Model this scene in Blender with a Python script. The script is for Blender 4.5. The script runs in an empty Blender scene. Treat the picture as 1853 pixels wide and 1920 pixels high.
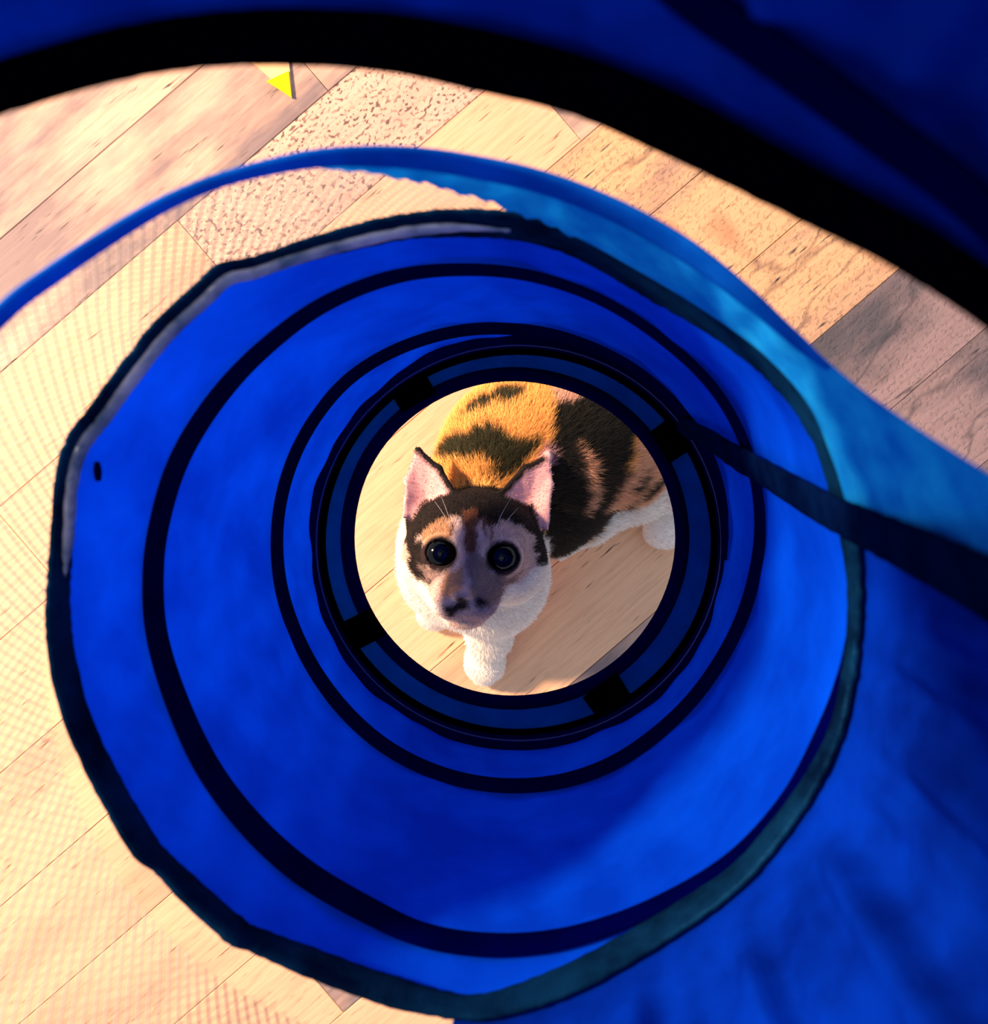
import bpy, math, random
import numpy as np

random.seed(4)
rng = np.random.default_rng(4)
sc = bpy.context.scene

# ---------------------------------------------------------------- camera
F = 1500.0                    # focal length in pixels of the 1853 x 1920 frame
CX, CY, H = 926.5, 960.0, 0.70
cam_d = bpy.data.cameras.new('camera')
cam = bpy.data.objects.new('camera', cam_d)
sc.collection.objects.link(cam)
cam.location = (0, 0, H)
cam_d.sensor_fit = 'HORIZONTAL'
cam_d.sensor_width = 36.0
cam_d.lens = F / 1853.0 * 36.0
cam_d.clip_start = 0.005
cam_d.dof.use_dof = True
cam_d.dof.focus_distance = 0.55
cam_d.dof.aperture_fstop = 12.5
sc.camera = cam

# ---------------------------------------------------------------- world, lights, exposure
world = bpy.data.worlds.new('room_air')
sc.world = world
world.use_nodes = True
bg = world.node_tree.nodes['Background']
bg.inputs[0].default_value = (0.74, 0.78, 1.0, 1)
bg.inputs[1].default_value = 0.46


def area_light(name, loc, target, size, energy, col):
    d = bpy.data.lights.new(name, 'AREA')
    d.shape = 'DISK'
    d.size = size
    d.energy = energy
    d.color = col
    o = bpy.data.objects.new(name, d)
    sc.collection.objects.link(o)
    o.location = loc
    v = np.array(target) - np.array(loc)
    from mathutils import Vector
    o.rotation_euler = Vector(v).to_track_quat('-Z', 'Y').to_euler()
    return o


area_light('room_lamp', (-1.46, 0.54, 1.12), (0, 0, 0.25), 0.22, 64.0, (1.0, 0.66, 0.44))

sc.view_settings.view_transform = 'Standard'
sc.view_settings.look = 'None'
sc.view_settings.gamma = 1.0
sc.view_settings.use_curve_mapping = False
sc.view_settings.exposure = 0.55
sc.cycles.use_denoising = True
sc.cycles.max_bounces = 10
sc.cycles.transmission_bounces = 8


# ---------------------------------------------------------------- helpers
def srgb(r, g, b):
    def f(c):
        c /= 255.0
        return c / 12.92 if c <= 0.04045 else ((c + 0.055) / 1.055) ** 2.4
    return (f(r), f(g), f(b), 1.0)


def P(px, py, d):
    """point seen at pixel (px, py) whose depth below the lens is d"""
    return np.array(((px - CX) / F * d, -(py - CY) / F * d, H - d))


def link(o):
    sc.collection.objects.link(o)
    return o


def tag(o, label=None, cat=None, group=None, kind=None):
    if label: o['label'] = label
    if cat: o['category'] = cat
    if group: o['group'] = group
    if kind: o['kind'] = kind
    return o


def empty(name, loc):
    o = bpy.data.objects.new(name, None)
    o.location = loc
    o.empty_display_size = 0.05
    return link(o)


def world_of(o):
    v = np.zeros(3)
    while o is not None:
        v += np.array(o.location)
        o = o.parent
    return v


def mk(name, verts, faces, mat, parent=None, smooth=True, origin=None):
    """one mesh object; verts are in world space, origin defaults to the middle of its base"""
    verts = np.asarray(verts, dtype=np.float64).reshape(-1, 3)
    if origin is None:
        lo, hi = verts.min(0), verts.max(0)
        origin = np.array(((lo[0] + hi[0]) / 2, (lo[1] + hi[1]) / 2, lo[2]))
    me = bpy.data.meshes.new(name)
    me.from_pydata((verts - origin).tolist(), [], [tuple(int(i) for i in f) for f in faces])
    me.update()
    if smooth:
        me.polygons.foreach_set('use_smooth', np.ones(len(me.polygons), dtype=bool))
    if mat is not None:
        me.materials.append(mat)
    o = bpy.data.objects.new(name, me)
    link(o)
    if parent is not None:
        o.parent = parent
        o.location = origin - world_of(parent)
    else:
        o.location = origin
    return o


def mk_np(name, verts, faces, mat, parent, cols=None, smooth=True):
    """fast builder for big meshes: faces is an (n, k) int array"""
    origin = np.array(((verts[:, 0].min() + verts[:, 0].max()) / 2,
                       (verts[:, 1].min() + verts[:, 1].max()) / 2, verts[:, 2].min()))
    me = bpy.data.meshes.new(name)
    n, k = faces.shape
    me.vertices.add(len(verts))
    me.vertices.foreach_set('co', (verts - origin).astype(np.float32).ravel())
    me.loops.add(n * k)
    me.loops.foreach_set('vertex_index', faces.astype(np.int32).ravel())
    me.polygons.add(n)
    me.polygons.foreach_set('loop_start', (np.arange(n) * k).astype(np.int32))
    me.polygons.foreach_set('loop_total', np.full(n, k, dtype=np.int32))
    me.polygons.foreach_set('use_smooth', np.full(n, smooth, dtype=bool))
    me.update(calc_edges=True)
    if cols is not None:
        a = me.attributes.new('fur_colour', 'FLOAT_COLOR', 'POINT')
        c4 = np.ones((len(verts), 4), dtype=np.float32)
        c4[:, :3] = cols
        a.data.foreach_set('color', c4.ravel())
    me.materials.append(mat)
    o = bpy.data.objects.new(name, me)
    link(o)
    if parent is not None:
        o.parent = parent
        o.location = origin - world_of(parent)
    else:
        o.location = origin
    return o


# ---------------------------------------------------------------- materials
def new_mat(name):
    m = bpy.data.materials.new(name)
    m.use_nodes = True
    nt = m.node_tree
    nt.nodes.clear()
    out = nt.nodes.new('ShaderNodeOutputMaterial')
    return m, nt, out


def N(nt, t, **kw):
    n = nt.nodes.new(t)
    for k, v in kw.items():
        if k in n.inputs.keys():
            n.inputs[k].default_value = v
        else:
            setattr(n, k, v)
    return n


def fabric(name, col, col2, trans, scale=18.0, sheen=0.0, weave=900.0, bump=0.15, rough=0.5, gloss=(0.05, 0.4, 1.0, 1)):
    """nylon cloth: diffuse in front, translucent from behind, with a fine weave"""
    m, nt, out = new_mat(name)
    L = nt.links.new
    tc = N(nt, 'ShaderNodeTexCoord')
    no = N(nt, 'ShaderNodeTexNoise', Scale=scale, Detail=5.0, Roughness=0.6)
    L(tc.outputs['Object'], no.inputs['Vector'])
    rp = N(nt, 'ShaderNodeValToRGB')
    rp.color_ramp.elements[0].position = 0.35
    rp.color_ramp.elements[1].position = 0.65
    rp.color_ramp.elements[0].color = col
    rp.color_ramp.elements[1].color = col2
    L(no.outputs['Fac'], rp.inputs['Fac'])
    fine = N(nt, 'ShaderNodeTexNoise', Scale=weave, Detail=2.0)
    L(tc.outputs['Object'], fine.inputs['Vector'])
    bp = N(nt, 'ShaderNodeBump', Strength=bump, Distance=0.0006)
    L(fine.outputs['Fac'], bp.inputs['Height'])
    df = N(nt, 'ShaderNodeBsdfDiffuse')
    tr = N(nt, 'ShaderNodeBsdfTranslucent')
    L(rp.outputs['Color'], df.inputs['Color'])
    gm = N(nt, 'ShaderNodeGamma', Gamma=1.25)       # light that passes the dyed cloth comes out deeper
    L(rp.outputs['Color'], gm.inputs['Color'])
    L(gm.outputs['Color'], tr.inputs['Color'])
    L(bp.outputs['Normal'], df.inputs['Normal'])
    mx = N(nt, 'ShaderNodeMixShader', Fac=trans)
    L(df.outputs[0], mx.inputs[1])
    L(tr.outputs[0], mx.inputs[2])
    last = mx
    if sheen > 0:
        gl = N(nt, 'ShaderNodeBsdfGlossy', Roughness=rough)
        gl.inputs['Color'].default_value = gloss
        L(bp.outputs['Normal'], gl.inputs['Normal'])
        m2 = N(nt, 'ShaderNodeMixShader', Fac=sheen)
        L(mx.outputs[0], m2.inputs[1])
        L(gl.outputs[0], m2.inputs[2])
        last = m2
    L(last.outputs[0], out.inputs['Surface'])
    return m


def plain(name, col, rough=0.5, spec=0.5, coat=0.0, noise=0.0):
    m, nt, out = new_mat(name)
    b = N(nt, 'ShaderNodeBsdfPrincipled')
    b.inputs['Base Color'].default_value = col
    b.inputs['Roughness'].default_value = rough
    b.inputs['Specular IOR Level'].default_value = spec
    b.inputs['Coat Weight'].default_value = coat
    if noise > 0:
        tc = N(nt, 'ShaderNodeTexCoord')
        no = N(nt, 'ShaderNodeTexNoise', Scale=500.0, Detail=3.0)
        nt.links.new(tc.outputs['Object'], no.inputs['Vector'])
        bp = N(nt, 'ShaderNodeBump', Strength=noise, Distance=0.0006)
        nt.links.new(no.outputs['Fac'], bp.inputs['Height'])
        nt.links.new(bp.outputs['Normal'], b.inputs['Normal'])
    nt.links.new(b.outputs[0], out.inputs['Surface'])
    return m


def wood(name, light, mid, dark, pits=0.0, grey=0.5, cracks=False):
    m, nt, out = new_mat(name)
    L = nt.links.new
    tc = N(nt, 'ShaderNodeTexCoord')
    oi = N(nt, 'ShaderNodeObjectInfo')
    sep = N(nt, 'ShaderNodeVectorMath', operation='SCALE')
    cmb = N(nt, 'ShaderNodeCombineXYZ')
    L(oi.outputs['Random'], cmb.inputs[0]); L(oi.outputs['Random'], cmb.inputs[1])
    L(cmb.outputs[0], sep.inputs[0]); sep.inputs['Scale'].default_value = 37.0
    add = N(nt, 'ShaderNodeVectorMath', operation='ADD')
    L(tc.outputs['Object'], add.inputs[0]); L(sep.outputs[0], add.inputs[1])

    def noise(sx, sy, scale, detail=4.0, rough=0.55):
        mp = N(nt, 'ShaderNodeMapping')
        mp.inputs['Scale'].default_value = (sx, sy, 1)
        L(add.outputs[0], mp.inputs['Vector'])
        n = N(nt, 'ShaderNodeTexNoise', Scale=scale, Detail=detail, Roughness=rough)
        L(mp.outputs[0], n.inputs['Vector'])
        return n

    broad = noise(0.35, 1.0, 11.0, 5.0, 0.6)        # broad grey and tan patches
    grain = noise(0.06, 1.0, 260.0, 4.0, 0.65)      # fine streaks along the plank
    dash = noise(0.10, 1.0, 330.0, 2.0, 0.5)        # dark dashes
    knot = noise(0.5, 1.0, 24.0, 3.0, 0.7)

    r1 = N(nt, 'ShaderNodeValToRGB')
    e = r1.color_ramp.elements
    e[0].position = grey - 0.13; e[0].color = mid
    e[1].position = grey + 0.05; e[1].color = light
    L(broad.outputs['Fac'], r1.inputs['Fac'])
    r2 = N(nt, 'ShaderNodeValToRGB')
    r2.color_ramp.elements[0].position = 0.36; r2.color_ramp.elements[0].color = (0.87, 0.84, 0.82, 1)
    r2.color_ramp.elements[1].position = 0.58; r2.color_ramp.elements[1].color = (1, 1, 1, 1)
    L(grain.outputs['Fac'], r2.inputs['Fac'])
    mul = N(nt, 'ShaderNodeMix', data_type='RGBA', blend_type='MULTIPLY')
    mul.inputs[0].default_value = 1.0
    L(r1.outputs['Color'], mul.inputs[6]); L(r2.outputs['Color'], mul.inputs[7])
    rd = N(nt, 'ShaderNodeValToRGB')
    rd.color_ramp.elements[0].position = 0.61; rd.color_ramp.elements[0].color = (0, 0, 0, 1)
    rd.color_ramp.elements[1].position = 0.69; rd.color_ramp.elements[1].color = (1, 1, 1, 1)
    L(dash.outputs['Fac'], rd.inputs['Fac'])
    rk = N(nt, 'ShaderNodeValToRGB')
    rk.color_ramp.elements[0].position = 0.48; rk.color_ramp.elements[0].color = (0, 0, 0, 1)
    rk.color_ramp.elements[1].position = 0.62; rk.color_ramp.elements[1].color = (1, 1, 1, 1)
    L(knot.outputs['Fac'], rk.inputs['Fac'])
    mm = N(nt, 'ShaderNodeMath', operation='MULTIPLY')
    L(rd.outputs['Color'], mm.inputs[0]); L(rk.outputs['Color'], mm.inputs[1])
    m3 = N(nt, 'ShaderNodeMix', data_type='RGBA', blend_type='MIX')
    L(mm.outputs[0], m3.inputs[0])
    L(mul.outputs[2], m3.inputs[6]); m3.inputs[7].default_value = dark
    col = m3.outputs[2]
    height = grain.outputs['Fac']
    if cracks:
        rust = noise(1.0, 0.5, 9.0, 2.0)
        rr = N(nt, 'ShaderNodeValToRGB')
        rr.color_ramp.elements[0].position = 0.60; rr.color_ramp.elements[0].color = (0, 0, 0, 1)
        rr.color_ramp.elements[1].position = 0.66; rr.color_ramp.elements[1].color = (0.8, 0.8, 0.8, 1)
        L(rust.outputs['Fac'], rr.inputs['Fac'])
        mr = N(nt, 'ShaderNodeMix', data_type='RGBA', blend_type='MIX')
        L(rr.outputs['Color'], mr.inputs[0]); L(col, mr.inputs[6]); mr.inputs[7].default_value = srgb(186, 118, 84)
        ck = noise(0.35, 1.0, 9.0, 4.0, 0.5)
        c1 = N(nt, 'ShaderNodeMath', operation='SUBTRACT'); L(ck.outputs['Fac'], c1.inputs[0]); c1.inputs[1].default_value = 0.5
        c2 = N(nt, 'ShaderNodeMath', operation='ABSOLUTE'); L(c1.outputs[0], c2.inputs[0])
        rc = N(nt, 'ShaderNodeValToRGB')
        rc.color_ramp.elements[0].position = 0.001; rc.color_ramp.elements[0].color = (0.5, 0.5, 0.5, 1)
        rc.color_ramp.elements[1].position = 0.012; rc.color_ramp.elements[1].color = (0, 0, 0, 1)
        L(c2.outputs[0], rc.inputs['Fac'])
        mc = N(nt, 'ShaderNodeMix', data_type='RGBA', blend_type='MIX')
        L(rc.outputs['Color'], mc.inputs[0]); L(mr.outputs[2], mc.inputs[6]); mc.inputs[7].default_value = dark
        col = mc.outputs[2]
    if pits > 0:
        mp = N(nt, 'ShaderNodeMapping')
        mp.inputs['Scale'].default_value = (0.75, 1.0, 1)
        L(add.outputs[0], mp.inputs['Vector'])
        vo = N(nt, 'ShaderNodeTexNoise', Scale=300.0, Detail=1.5, Roughness=0.5)
        L(mp.outputs[0], vo.inputs['Vector'])
        rv = N(nt, 'ShaderNodeValToRGB')
        rv.color_ramp.elements[0].position = 0.53; rv.color_ramp.elements[0].color = (0, 0, 0, 1)
        rv.color_ramp.elements[1].position = 0.63; rv.color_ramp.elements[1].color = (1, 1, 1, 1)
        L(vo.outputs['Fac'], rv.inputs['Fac'])
        n2 = noise(1, 1, 60.0, 2.0)
        rn = N(nt, 'ShaderNodeValToRGB')
        rn.color_ramp.elements[0].position = 0.25
        rn.color_ramp.elements[1].position = 0.56
        L(n2.outputs['Fac'], rn.inputs['Fac'])
        mp2 = N(nt, 'ShaderNodeMath', operation='MULTIPLY')
        L(rv.outputs['Color'], mp2.inputs[0]); L(rn.outputs['Color'], mp2.inputs[1])
        mp3 = N(nt, 'ShaderNodeMath', operation='MULTIPLY')
        L(mp2.outputs[0], mp3.inputs[0]); mp3.inputs[1].default_value = pits
        m4 = N(nt, 'ShaderNodeMix', data_type='RGBA', blend_type='MIX')
        L(mp3.outputs[0], m4.inputs[0]); L(col, m4.inputs[6]); m4.inputs[7].default_value = dark
        col = m4.outputs[2]
        inv = N(nt, 'ShaderNodeMath', operation='SUBTRACT')
        inv.inputs[0].default_value = 1.0
        L(mp2.outputs[0], inv.inputs[1])
        height = inv.outputs[0]
    b = N(nt, 'ShaderNodeBsdfPrincipled')
    L(col, b.inputs['Base Color'])
    b.inputs['Roughness'].default_value = 0.62
    b.inputs['Specular IOR Level'].default_value = 0.25
    bp = N(nt, 'ShaderNodeBump', Strength=0.35, Distance=0.0012)
    L(height, bp.inputs['Height'])
    L(bp.outputs['Normal'], b.inputs['Normal'])
    L(b.outputs[0], out.inputs['Surface'])
    return m


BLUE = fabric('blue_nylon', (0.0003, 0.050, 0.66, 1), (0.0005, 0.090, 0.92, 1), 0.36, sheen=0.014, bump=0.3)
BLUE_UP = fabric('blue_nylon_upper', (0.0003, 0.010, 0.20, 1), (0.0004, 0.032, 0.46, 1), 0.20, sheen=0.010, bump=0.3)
SHEER = fabric('sky_blue_nylon', (0.002, 0.20, 0.72, 1), (0.012, 0.40, 0.92, 1), 0.42, scale=60, sheen=0.02)
NAVY = fabric('navy_tape', (0.0001, 0.0002, 0.034, 1), (0.0002, 0.0004, 0.050, 1), 0.05, scale=60)
WIRE_BLUE = fabric('blue_tape', (0.001, 0.11, 0.62, 1), (0.004, 0.19, 0.85, 1), 0.4, scale=40)
BLACK = fabric('black_tape', (0.0001, 0.0001, 0.0014, 1), (0.0001, 0.0002, 0.003, 1), 0.0, scale=60)
JET = fabric('black_webbing', (0.0004, 0.0004, 0.0010, 1), (0.0008, 0.0008, 0.0015, 1), 0.0, scale=60)
TEAL = fabric('dark_teal_binding', (0.0006, 0.005, 0.022, 1), (0.002, 0.028, 0.085, 1), 0.10, scale=48, sheen=0.010, rough=0.4, bump=0.4)
HIGHLIGHT = fabric('painted_highlight', (0.16, 0.26, 0.40, 1), (0.80, 0.84, 0.95, 1), 0.3, scale=60, bump=0.4)  # pale colour standing in for the bright highlight on the rim
STRAP = fabric('dark_strap', (0.0004, 0.003, 0.026, 1), (0.0008, 0.008, 0.050, 1), 0.15, scale=70)
PANEL = fabric('slate_blue_end', (0.001, 0.060, 0.34, 1), (0.0015, 0.085, 0.45, 1), 0.30, scale=40)
STEEL = plain('blue_wire', srgb(16, 60, 120), 0.3, 0.5)
NETM = fabric('white_netting', (0.80, 0.76, 0.70, 1), (0.85, 0.8, 0.75, 1), 0.4, scale=30)

# ---------------------------------------------------------------- floor
T = np.array((0.759, 0.651, 0.0))        # along the planks
S = np.array((0.651, -0.759, 0.0))       # across them
ang = math.atan2(T[1], T[0])
PW = 0.0887
tan = srgb(236, 196, 160)
W_TAN = wood('tan_plank', srgb(244, 198, 156), srgb(214, 170, 138), srgb(110, 78, 60), 0.0, 0.44)
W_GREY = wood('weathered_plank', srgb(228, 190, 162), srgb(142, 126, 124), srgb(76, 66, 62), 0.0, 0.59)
W_PIT = wood('pitted_plank', srgb(232, 192, 166), srgb(206, 170, 150), srgb(96, 72, 70), 0.9, 0.42)
W_ROUGH = wood('rough_plank', srgb(240, 192, 142), srgb(168, 138, 124), srgb(58, 60, 62), 0.3, 0.47, True)
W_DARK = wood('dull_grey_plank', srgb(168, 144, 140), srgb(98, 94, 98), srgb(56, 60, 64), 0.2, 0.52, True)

fl = mk('floor', [(x, y, z) for z in (-0.03, -0.005) for (x, y) in ((-1.6, -1.5), (1.6, -1.5), (1.6, 1.5), (-1.6, 1.5))],
        [(0, 3, 2, 1), (4, 5, 6, 7), (0, 1, 5, 4), (1, 2, 6, 5), (2, 3, 7, 6), (3, 0, 4, 7)],
        plain('floor_underlay', srgb(120, 92, 76), 0.9), smooth=False)
tag(fl, kind='structure')
fl['label'] = 'worn tan and grey wooden plank floor laid diagonally under the tunnel'


def plank_mesh(length, name):
    """plank with chamfered top edges, local x along the grain, top at z = 0"""
    g, c, w, l = 0.00025, 0.0005, PW / 2, length / 2
    lo = [(-l + g, -w + g, -0.006), (l - g, -w + g, -0.006), (l - g, w - g, -0.006), (-l + g, w - g, -0.006)]
    md = [(x, y, -c) for x, y, z in lo]
    tp = [(-l + g + c, -w + g + c, 0), (l - g - c, -w + g + c, 0), (l - g - c, w - g - c, 0), (-l + g + c, w - g - c, 0)]
    v = lo + md + tp
    f = [(8, 9, 10, 11)]
    for a in (0, 4):
        for i in range(4):
            j = (i + 1) % 4
            f.append((a + i, a + j, a + 4 + j, a + 4 + i))
    me = bpy.data.meshes.new(name)
    me.from_pydata(v, [], f)
    me.update()
    return me


mesh_cache = {}


def plank(row, t0, t1, mat):
    s = -0.374 + PW * (row + 0.5)
    key = (round(t1 - t0, 4), mat.name)
    if key not in mesh_cache:
        me = plank_mesh(t1 - t0, 'plank')
        me.materials.append(mat)
        mesh_cache[key] = me
    o = link(bpy.data.objects.new('plank', mesh_cache[key]))
    o.parent = fl
    p = T * (t0 + t1) / 2 + S * s
    o.location = p - world_of(fl)
    o.rotation_euler = (0, 0, ang)
    return o


for row in range(-6, 15):
    # row 0 is the pitted plank that ends at the butt joint on the left of the photograph
    if row == 0:
        cuts = [-1.244, -0.644, -0.044, 0.556, 1.156]
    elif row in (3, 4, 5, 6):
        c0 = {3: 0.22, 4: 0.20, 5: 0.235, 6: 0.215}[row]
        cuts = [c0 - 1.2, c0 - 0.6, c0, c0 + 0.6, c0 + 1.2]
    else:
        off = ((row * 0.37) % 0.6)
        cuts = [-1.3 + off + 0.6 * k for k in range(5)]
    for a, b in zip(cuts[:-1], cuts[1:]):
        mid_t = (a + b) / 2
        if row == 0 and abs(a + 0.044) < 1e-6:
            m = W_PIT
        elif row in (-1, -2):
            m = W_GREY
        elif row == 1:
            m = W_TAN if mid_t < 0 else W_GREY
        elif row in (2, 3) and mid_t > 0.1:
            m = W_ROUGH
        elif row in (4,) and mid_t > 0.2:
            m = W_ROUGH
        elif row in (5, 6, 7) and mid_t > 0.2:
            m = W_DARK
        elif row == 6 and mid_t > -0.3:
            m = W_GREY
        else:
            m = W_TAN
        plank(row, a, b, m)

# ---------------------------------------------------------------- tunnel geometry: a slanting tube round the view
R0 = 0.1228


def axis(d):
    k = (d - 0.245) / 0.23
    return np.array((-0.0136 + 0.0280 * k, -0.0294 + 0.0114 * k))


def wrinkle(th, d):
    return (0.0009 * np.sin(7 * th + 21 * d) + 0.0006 * np.sin(13 * th - 34 * d + 1.3)
            + 0.0004 * np.sin(29 * th + 60 * d + 0.4))


def on_tube(th, d, off=0.0):
    c = axis(d)
    r = R0 - off
    return np.array((c[0] + r * math.cos(th), c[1] + r * math.sin(th), H - d))


def hit(px, py):
    """angle and depth where the sight line through a pixel meets the tube wall"""
    u = np.array(((px - CX) / F, -(py - CY) / F))
    lo, hi = 0.01, 0.75
    for _ in range(48):
        m = (lo + hi) / 2
        if np.linalg.norm(u * m - axis(m)) > R0:
            hi = m
        else:
            lo = m
    q = u * lo - axis(lo)
    return math.atan2(q[1], q[0]), lo


def smooth_line(pts, n=8, closed=False):
    """Catmull-Rom through the points (any dimension)"""
    p = np.array(pts, float)
    out = []
    m = len(p)
    segs = m if closed else m - 1
    for i in range(segs):
        if closed:
            a, b, c, d = p[(i - 1) % m], p[i], p[(i + 1) % m], p[(i + 2) % m]
        else:
            a, b, c, d = p[max(i - 1, 0)], p[i], p[i + 1], p[min(i + 2, m - 1)]
        for k in range(n):
            t = k / n
            out.append(0.5 * ((2 * b) + (c - a) * t + (2 * a - 5 * b + 4 * c - d) * t * t + (3 * b - a - 3 * c + d) * t ** 3))
    if not closed:
        out.append(p[-1])
    return np.array(out)


def tube_mesh(centres, wides, ups, sides=10, closed=False, power=1.0):
    """sweep a flattened oval: centres, half-width vectors, half-thickness vectors"""
    v, f = [], []
    n = len(centres)
    for c, w, u in zip(centres, wides, ups):
        for k in range(sides):
            a = 2 * math.pi * k / sides
            v.append(c + w * math.cos(a) + u * math.sin(a))
    for i in range(n if closed else n - 1):
        j = (i + 1) % n
        for k in range(sides):
            l = (k + 1) % sides
            f.append((i * sides + k, i * sides + l, j * sides + l, j * sides + k))
    if not closed:
        f.append(tuple(range(sides))[::-1])
        f.append(tuple((n - 1) * sides + k for k in range(sides)))
    return v, f


tun_base = np.array((0.0155, -0.0175, H - 0.490))
tunnel = empty('cat_tunnel', tun_base)
tag(tunnel, 'blue nylon cat play tunnel on a spiral wire, held upright above the floor', 'cat tunnel')


def band(name, trace, mat, thick=0.0012, off=0.0014, n=8, closed=False, sides=10, jag=0.0):
    """tape following traced (x, y, half width) points along the inside of the tube"""
    t = smooth_line(trace, n, closed)
    xy, hw = t[:, :2], t[:, 2]
    if closed:
        tang = np.roll(xy, -1, 0) - np.roll(xy, 1, 0)
    else:
        tang = np.gradient(xy, axis=0)
    tang /= np.linalg.norm(tang, axis=1)[:, None] + 1e-9
    nor = np.stack((-tang[:, 1], tang[:, 0]), 1)
    if jag > 0:
        hw = hw + jag * rng.standard_normal(len(hw))
    cs, ws, us = [], [], []
    for p, w, nn in zip(xy, hw, nor):
        a = hit(*(p + nn * w)); b = hit(*(p - nn * w))
        pa, pb = on_tube(a[0], a[1], off), on_tube(b[0], b[1], off)
        th = math.atan2(math.sin(a[0]) + math.sin(b[0]), math.cos(a[0]) + math.cos(b[0]))
        cs.append((pa + pb) / 2); ws.append((pa - pb) / 2)
        us.append(np.array((-math.cos(th), -math.sin(th), 0)) * thick * min(1.0, w / 7.0))
    v, f = tube_mesh(cs, ws, us, sides, closed)
    return mk(name, v, f, mat, tunnel)


RIM = [(850, 410, 25), (750, 418, 22), (650, 440, 20), (550, 468, 18), (470, 495, 18), (415, 507, 20), (372, 545, 20),
       (300, 612, 20), (230, 700, 20), (180, 770, 20), (136, 828, 20), (115, 900, 19), (108, 1000, 19), (102, 1080, 20),
       (100, 1150, 22), (107, 1230, 23), (130, 1330, 25), (167, 1420, 25), (217, 1515, 26), (266, 1595, 26),
       (296, 1622, 20), (360, 1685, 24), (440, 1755, 25), (470, 1768, 22), (560, 1805, 26), (680, 1850, 28),
       (780, 1880, 26), (880, 1898, 22), (960, 1885, 25), (1080, 1840, 28), (1200, 1775, 26), (1320, 1700, 24),
       (1400, 1638, 20), (1470, 1555, 18), (1530, 1470, 15), (1575, 1380, 12), (1600, 1280, 10), (1612, 1180, 10),
       (1612, 1080, 12), (1598, 980, 16), (1580, 900, 18), (1555, 820, 20), (1510, 745, 20), (1450, 680, 20),
       (1380, 625, 20), (1300, 572, 22), (1220, 525, 24), (1140, 478, 24), (1060, 440, 24), (960, 415, 25)]
rim_s = smooth_line(RIM, 6, True)
rim_td = np.array([hit(x, y) for x, y, w in rim_s])
o_ = np.argsort(rim_td[:, 0])
rim_td = rim_td[o_]


def d_rim(th):
    th = (th + math.pi) % (2 * math.pi) - math.pi
    return float(np.interp(th, rim_td[:, 0], rim_td[:, 1], period=2 * math.pi))


def grid_sheet(name, rows, mat, closed=False):
    """rows: list of equal-length lists of points"""
    nr, nc = len(rows), len(rows[0])
    v = [p for r in rows for p in r]
    f = []
    for i in range(nr - 1 if not closed else nr):
        j = (i + 1) % nr
        for k in range(nc - 1):
            f.append((i * nc + k, j * nc + k, j * nc + k + 1, i * nc + k + 1))
    return mk(name, v, f, mat, tunnel)


# lower tube wall, from the bound rim down to the end panel
rows = []
for i in range(260):
    th = 2 * math.pi * i / 260
    d0 = d_rim(th)
    rows.append([on_tube(th, d0 + (0.484 - d0) * k / 40.0,
                         wrinkle(th, d0 + (0.484 - d0) * k / 40.0) * min(1, k / 6.0)) for k in range(41)])
grid_sheet('lower_wall', rows, BLUE, True)

# near edge of the side window (traced black tape)
NEAR = [(-420, 320, 54), (-200, 212, 54), (0, 150, 52), (230, 86, 52), (450, 58, 54), (700, 64, 57), (900, 100, 60),
        (1100, 152, 58), (1300, 238, 60), (1500, 342, 54), (1700, 444, 52), (1853, 540, 52), (2000, 660, 52), (2150, 840, 52), (2260, 1010, 52)]
near_td = np.array([hit(x, y) for x, y, w in smooth_line(NEAR, 6)])
near_td = near_td[np.argsort(near_td[:, 0])]
TH_LO, TH_HI = near_td[0, 0], near_td[-1, 0]
TH_END = math.radians(270.5)


def d_near(th):
    th = th % (2 * math.pi)
    if th < TH_LO or th > TH_END:
        return None
    if th <= TH_HI:
        return float(np.interp(th, near_td[:, 0], near_td[:, 1]))
    d1 = near_td[-1, 1]
    return d1 + (-0.02 - d1) * min(1.0, (th - TH_HI) / 0.7)


def pleat(th, d):
    return 0.0040 * np.sin(17 * th + 9 * d) * np.sin(5 * th + 0.7) + 0.0018 * np.sin(41 * th - 14 * d) + 0.0010 * np.sin(67 * th + 20 * d + 1)


rows = []
nth = 420
for i in range(nth):
    th = 2 * math.pi * i / nth
    dn = d_near(th)
    d1 = dn if dn is not None else d_rim(th) + 0.001
    d0 = -0.10
    row = []
    for k in range(49):
        d = d0 + (d1 - d0) * k / 48.0
        fade = min(1.0, (d1 - d) / 0.045) ** 2
        row.append(on_tube(th, d, pleat(th, d) * fade - 0.0005))
    rows.append(row)
# blend the two window ends so that no face spans the opening
nc = 49
v = [p for r in rows for p in r]
f = []
for i in range(nth):
    j = (i + 1) % nth
    a, b = d_near(2 * math.pi * i / nth), d_near(2 * math.pi * j / nth)
    for k in range(nc - 1):
        f.append((i * nc + k, j * nc + k, j * nc + k + 1, i * nc + k + 1))
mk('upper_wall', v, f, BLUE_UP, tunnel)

band('window_binding', NEAR, BLACK, thick=0.0012, off=0.0012, sides=12, jag=0.6)

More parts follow.
